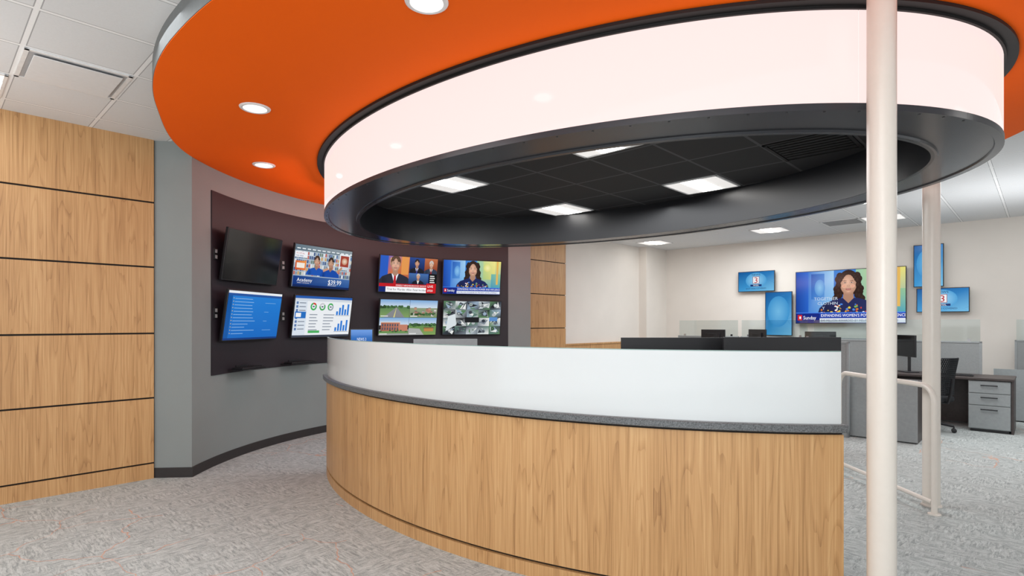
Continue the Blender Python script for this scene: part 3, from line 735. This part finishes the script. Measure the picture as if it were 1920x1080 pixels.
# ================================================================== WORKSTATIONS
def partition(u0, u1, v, label, glass=True, zf=1.22, zg=1.55):
    w = u0-u1
    t = thing('office_partition', label, 'partition', W((u0+u1)/2, v, 0), RZ, 'grey office partitions')
    m = MB(); m.box(-w/2, -w/2+.03, -.03, .03, 0, zf); m.box(w/2-.03, w/2, -.03, .03, 0, zf); m.box(-w/2, w/2, -.03, .03, zf-.025, zf); m.box(-w/2, w/2, -.03, .03, 0, .08)
    m.build('frame', M['metalgrey'], t, bevel=.003)
    box(-w/2+.03, w/2-.03, -.024, .024, .08, zf-.025).build('fabric_panel', M['fabric'], t)
    if glass:
        box(-w/2+.02, w/2-.02, -.005, .005, zf, zg).build('glass', M['glass'], t)
        m = MB()
        for x in (-w/2+.15, w/2-.15): m.box(x-.02, x+.02, -.012, .012, zf, zf+.04)
        m.build('glass_clip', M['chrome'], t)
    return t
def station_desk(u0, u1, v0, v1, label, modesty=False, back=False):
    w = u0-u1; d = v1-v0
    t = thing('office_desk', label, 'desk', W((u0+u1)/2, (v0+v1)/2, 0), RZ, 'dark office desks')
    box(-w/2, w/2, -d/2, d/2, .71, .74).build('desktop', M['darktop'], t, bevel=.003)
    for x in (-w/2+.005, w/2-.03): box(x, x+.025, -d/2+.02, d/2-.02, 0, .71).build('end_panel', M['darktop'], t)
    if modesty: box(-w/2, w/2, -d/2-.02, -d/2, .02, .79).build('modesty_panel', M['metalgrey'], t)
    if back: box(-w/2+.03, w/2-.03, d/2-.06, d/2-.04, .02, .71).build('back_panel', M['darktop'], t)
    return t
def pedestal(u0, u1, v0, v1, label):
    w = u0-u1; d = v1-v0
    t = thing('drawer_pedestal', label, 'drawer unit', W((u0+u1)/2, (v0+v1)/2, 0), RZ)
    box(-w/2, w/2, -d/2+.02, d/2, .04, .70).build('body', M['metalgrey'], t)
    box(-w/2+.02, w/2-.02, -d/2+.04, d/2-.02, 0, .04).build('plinth', M['black'], t)
    for z0, z1 in ((.535, .69), (.37, .525), (.05, .36)):
        f = box(-w/2+.004, w/2-.004, -d/2, -d/2+.019, z0, z1).build('drawer', M['metalgrey'], t, bevel=.003)
        zc = z1-.05
        m = MB(); m.box(-.09, .09, -d/2-.022, -d/2-.012, zc-.007, zc+.007); m.box(-.085, -.07, -d/2-.014, -d/2, zc-.006, zc+.006); m.box(.07, .085, -d/2-.014, -d/2, zc-.006, zc+.006)
        m.build('handle', M['black'], f)
    return t
partition(3.2, .68, 10.82, 'grey fabric partition with clear glass top behind the drawer desk')
station_desk(1.95, .30, 10.04, 10.78, 'dark office desk over grey drawers, right of the columns', back=True)
pedestal(.78, .335, 10.05, 10.68, 'grey three-drawer pedestal under the dark desk')
partition(3.3, 1.86, 8.38, 'plain grey partition without glass beside the end of oak desk', glass=False, zf=1.25)
station_desk(3.2, 1.14, 8.46, 9.18, 'dark office desk with grey modesty panel behind the handrail', modesty=True)
station_desk(.58, -1.1, 11.45, 12.15, 'dark office desk cut by the right frame edge', modesty=True)
partition(.36, -1.2, 12.2, 'grey partition with glass top at right frame edge')
segs = [(5.9, 4.57), (4.53, 3.25), (3.18, 1.9)]
for (a, b), nm in zip(segs, ('nearest the white corner', 'below the small station screen', 'below the large news screen')):
    partition(a, b, 11.60, 'grey glass-topped partition in far row, '+nm)
    station_desk(a-.05, b+.05, 10.92, 11.55, 'dark desk in far row, '+nm)
def wm(u, v, w, h, ztop, rz, label):
    q = W(u, v, .742); desk_monitor(label, w, h, ztop-.742, (q.x, q.y, .742), RZ+rz)
wm(4.94, 11.2, .50, .31, 1.36, pi, 'black monitor back in far row nearest the white corner')
wm(4.06, 11.2, .46, .30, 1.37, pi-.5, 'black monitor in far row under the tall blue screen')
wm(2.95, 11.2, .50, .30, 1.34, pi+.1, 'black monitor in far row under the large news screen')
wm(1.55, 10.45, .52, .33, 1.31, -.95, 'black monitor between the two columns, turned sideways')
q = W(.95, 10.3, .742)
t = thing('keyboard', 'black keyboard on the drawer desk beside turned monitor', 'keyboard', (q.x, q.y, .742), RZ)
box(-.21, .21, -.07, .07, 0, .014).build('body', M['plastic'], t, bevel=.003)
m = MB()
for i in range(14):
    for j in range(5): m.box(-.2+i*.0285, -.2+i*.0285+.024, -.062+j*.0255, -.062+j*.0255+.02, .014, .021)
m.build('keys', M['plastic'], t)

# office chair
q = W(1.19, 9.66, 0)
ch = thing('office_chair', 'black mesh-backed swivel chair at the drawer desk', 'chair', (q.x, q.y, 0), RZ+1.12)
m = MB()
for k in range(5):
    a = 2*pi*k/5+.3; m.tube([(.03*cos(a),.03*sin(a),.13),(.17*cos(a),.17*sin(a),.11),(.29*cos(a),.29*sin(a),.085)], [.026,.02,.015], 10)
m.lathe([(.04,.09),(.045,.12),(.03,.15)], 20)
b = m.build('base', M['plastic'], ch)
for k in range(5):
    a = 2*pi*k/5+.3; X = Matrix.Translation((.29*cos(a), .29*sin(a), .03)) @ Matrix.Rotation(a, 4, 'Z') @ Matrix.Rotation(pi/2, 4, 'X')
    m = MB(); m.lathe([(.012,-.028),(.03,-.026),(.03,-.006),(.012,-.005)], 16, X=X); m.lathe([(.012,.005),(.03,.006),(.03,.026),(.012,.028)], 16, X=X)
    m.tube([(.29*cos(a),.29*sin(a),.03),(.29*cos(a),.29*sin(a),.085)], .008, 8); m.build('caster', M['plastic'], b)
MB().lathe([(.028,.14),(.028,.28),(.018,.28),(.018,.41)], 18).build('gas_column', M['chrome'], ch)
def rr(w, d, r, n=6):
    o = []
    for cx, cy, a0 in ((w-r,d-r,0),(-w+r,d-r,pi/2),(-w+r,-d+r,pi),(w-r,-d+r,3*pi/2)):
        for i in range(n+1): a = a0+pi/2*i/n; o.append((cx+r*cos(a), cy+r*sin(a)))
    return o
MB().prism(rr(.245, .235, .09), .42, .49).build('seat', M['mesh'], ch, bevel=.02)
m = MB()
n, k = 14, 18
vs = []
for i in range(n+1):
    for j in range(k+1):
        s = -1+2*i/n; h = j/k; wd = .22*(1-.25*h**3)
        vs.append((s*wd, -.25-.09*h+.05*s*s*1.0+.03*sin(h*pi), .52+.50*h))
fs = [(i*(k+1)+j, (i+1)*(k+1)+j, (i+1)*(k+1)+j+1, i*(k+1)+j+1) for i in range(n) for j in range(k)]
m.add(vs, fs); bo = m.build('backrest', M['mesh'], ch)
wf = bo.modifiers.new('lattice', 'WIREFRAME'); wf.thickness = .020; wf.use_boundary = True
MB().tube([(0,-.1,.41),(0,-.26,.42),(0,-.30,.55),(0,-.325,.75)], .02, 10).build('back_spine', M['plastic'], ch)
for sx in (-1, 1):
    m = MB(); m.tube([(sx*.2,0,.43),(sx*.28,0,.44),(sx*.29,0,.62)], .014, 10); m.prism([(sx*.29-.04,-.12),(sx*.29+.04,-.12),(sx*.29+.04,.12),(sx*.29-.04,.12)], .62, .645)
    m.build('armrest', M['plastic'], ch)

# ================================================================== LIGHT
w = bpy.data.worlds.new('World'); S.world = w; w.use_nodes = True
bg = w.node_tree.nodes['Background']; bg.inputs[0].default_value = (.97, .985, 1, 1); bg.inputs[1].default_value = 1.1
def area(name, loc, size, power, color=(.96, .98, 1), rot=(0, 0, 0), sy=None):
    l = bpy.data.lights.new(name, 'AREA'); l.energy = power; l.size = size; l.color = color
    if sy: l.shape = 'RECTANGLE'; l.size_y = sy
    o = bpy.data.objects.new(name, l); COL.objects.link(o); o.location = loc; o.rotation_euler = rot
    return o
area('fill_entry', (-.9, -.3, 3.2), 2.6, 86)  # added fill light over the camera end
area('fill_left', W(3.7, .1, 3.2), 1.6, 28)  # added fill to lift the floor on the left
area('fill_office', W(.8, 8.9, 3.2), 2.4, 78)  # extra fill light added over the workstations
area('fill_back', W(4.2, 10.6, 3.2), 2.0, 85)  # added fill for the back of the office
area('fill_desk', (EC.x, EC.y, 2.86), 2.2, 75)  # extra fill added below the black recess
area('fill_up', (-.6, -2.4, 1.95), 2.4, 155, rot=(radians(145), 0, 0))  # unseen fill behind the camera, aimed up at soffit and ceiling
area('fill_up_left', W(4.9, -.9, 1.9), 1.4, 20, rot=(pi, 0, 0))  # added upward fill for the ceiling on the left
area('fill_up_office', W(.2, 9.75, 1.9), 1.6, 24, rot=(pi, 0, 0))  # added upward fill for the office ceiling
# added unseen lamps outside the ring, tinting the curved wall pink
for td in (318, 336, 354, 12, 30, 48, 66):
    t = radians(td); p0 = ell(t, .08); p1 = ell(t, .60)
    dirv = Vector((p1[0]-p0[0], p1[1]-p0[1], -.14)).normalized()
    o = area('pink_fill', (EC.x+p0[0], EC.y+p0[1], 2.74), .9, 3.4, (1, .55, .50), sy=.24)
    o.rotation_euler = dirv.to_track_quat('-Z', 'Y').to_euler()

# ================================================================== CAMERA
cam = bpy.data.cameras.new('camera'); co = bpy.data.objects.new('camera', cam); COL.objects.link(co)
co.location = (0, 0, 1.5); co.rotation_euler = (pi/2, 0, 0)
cam.sensor_width = 36; cam.lens = 1056/1920*36; cam.shift_y = 65/1920; cam.clip_start = .05
S.camera = co
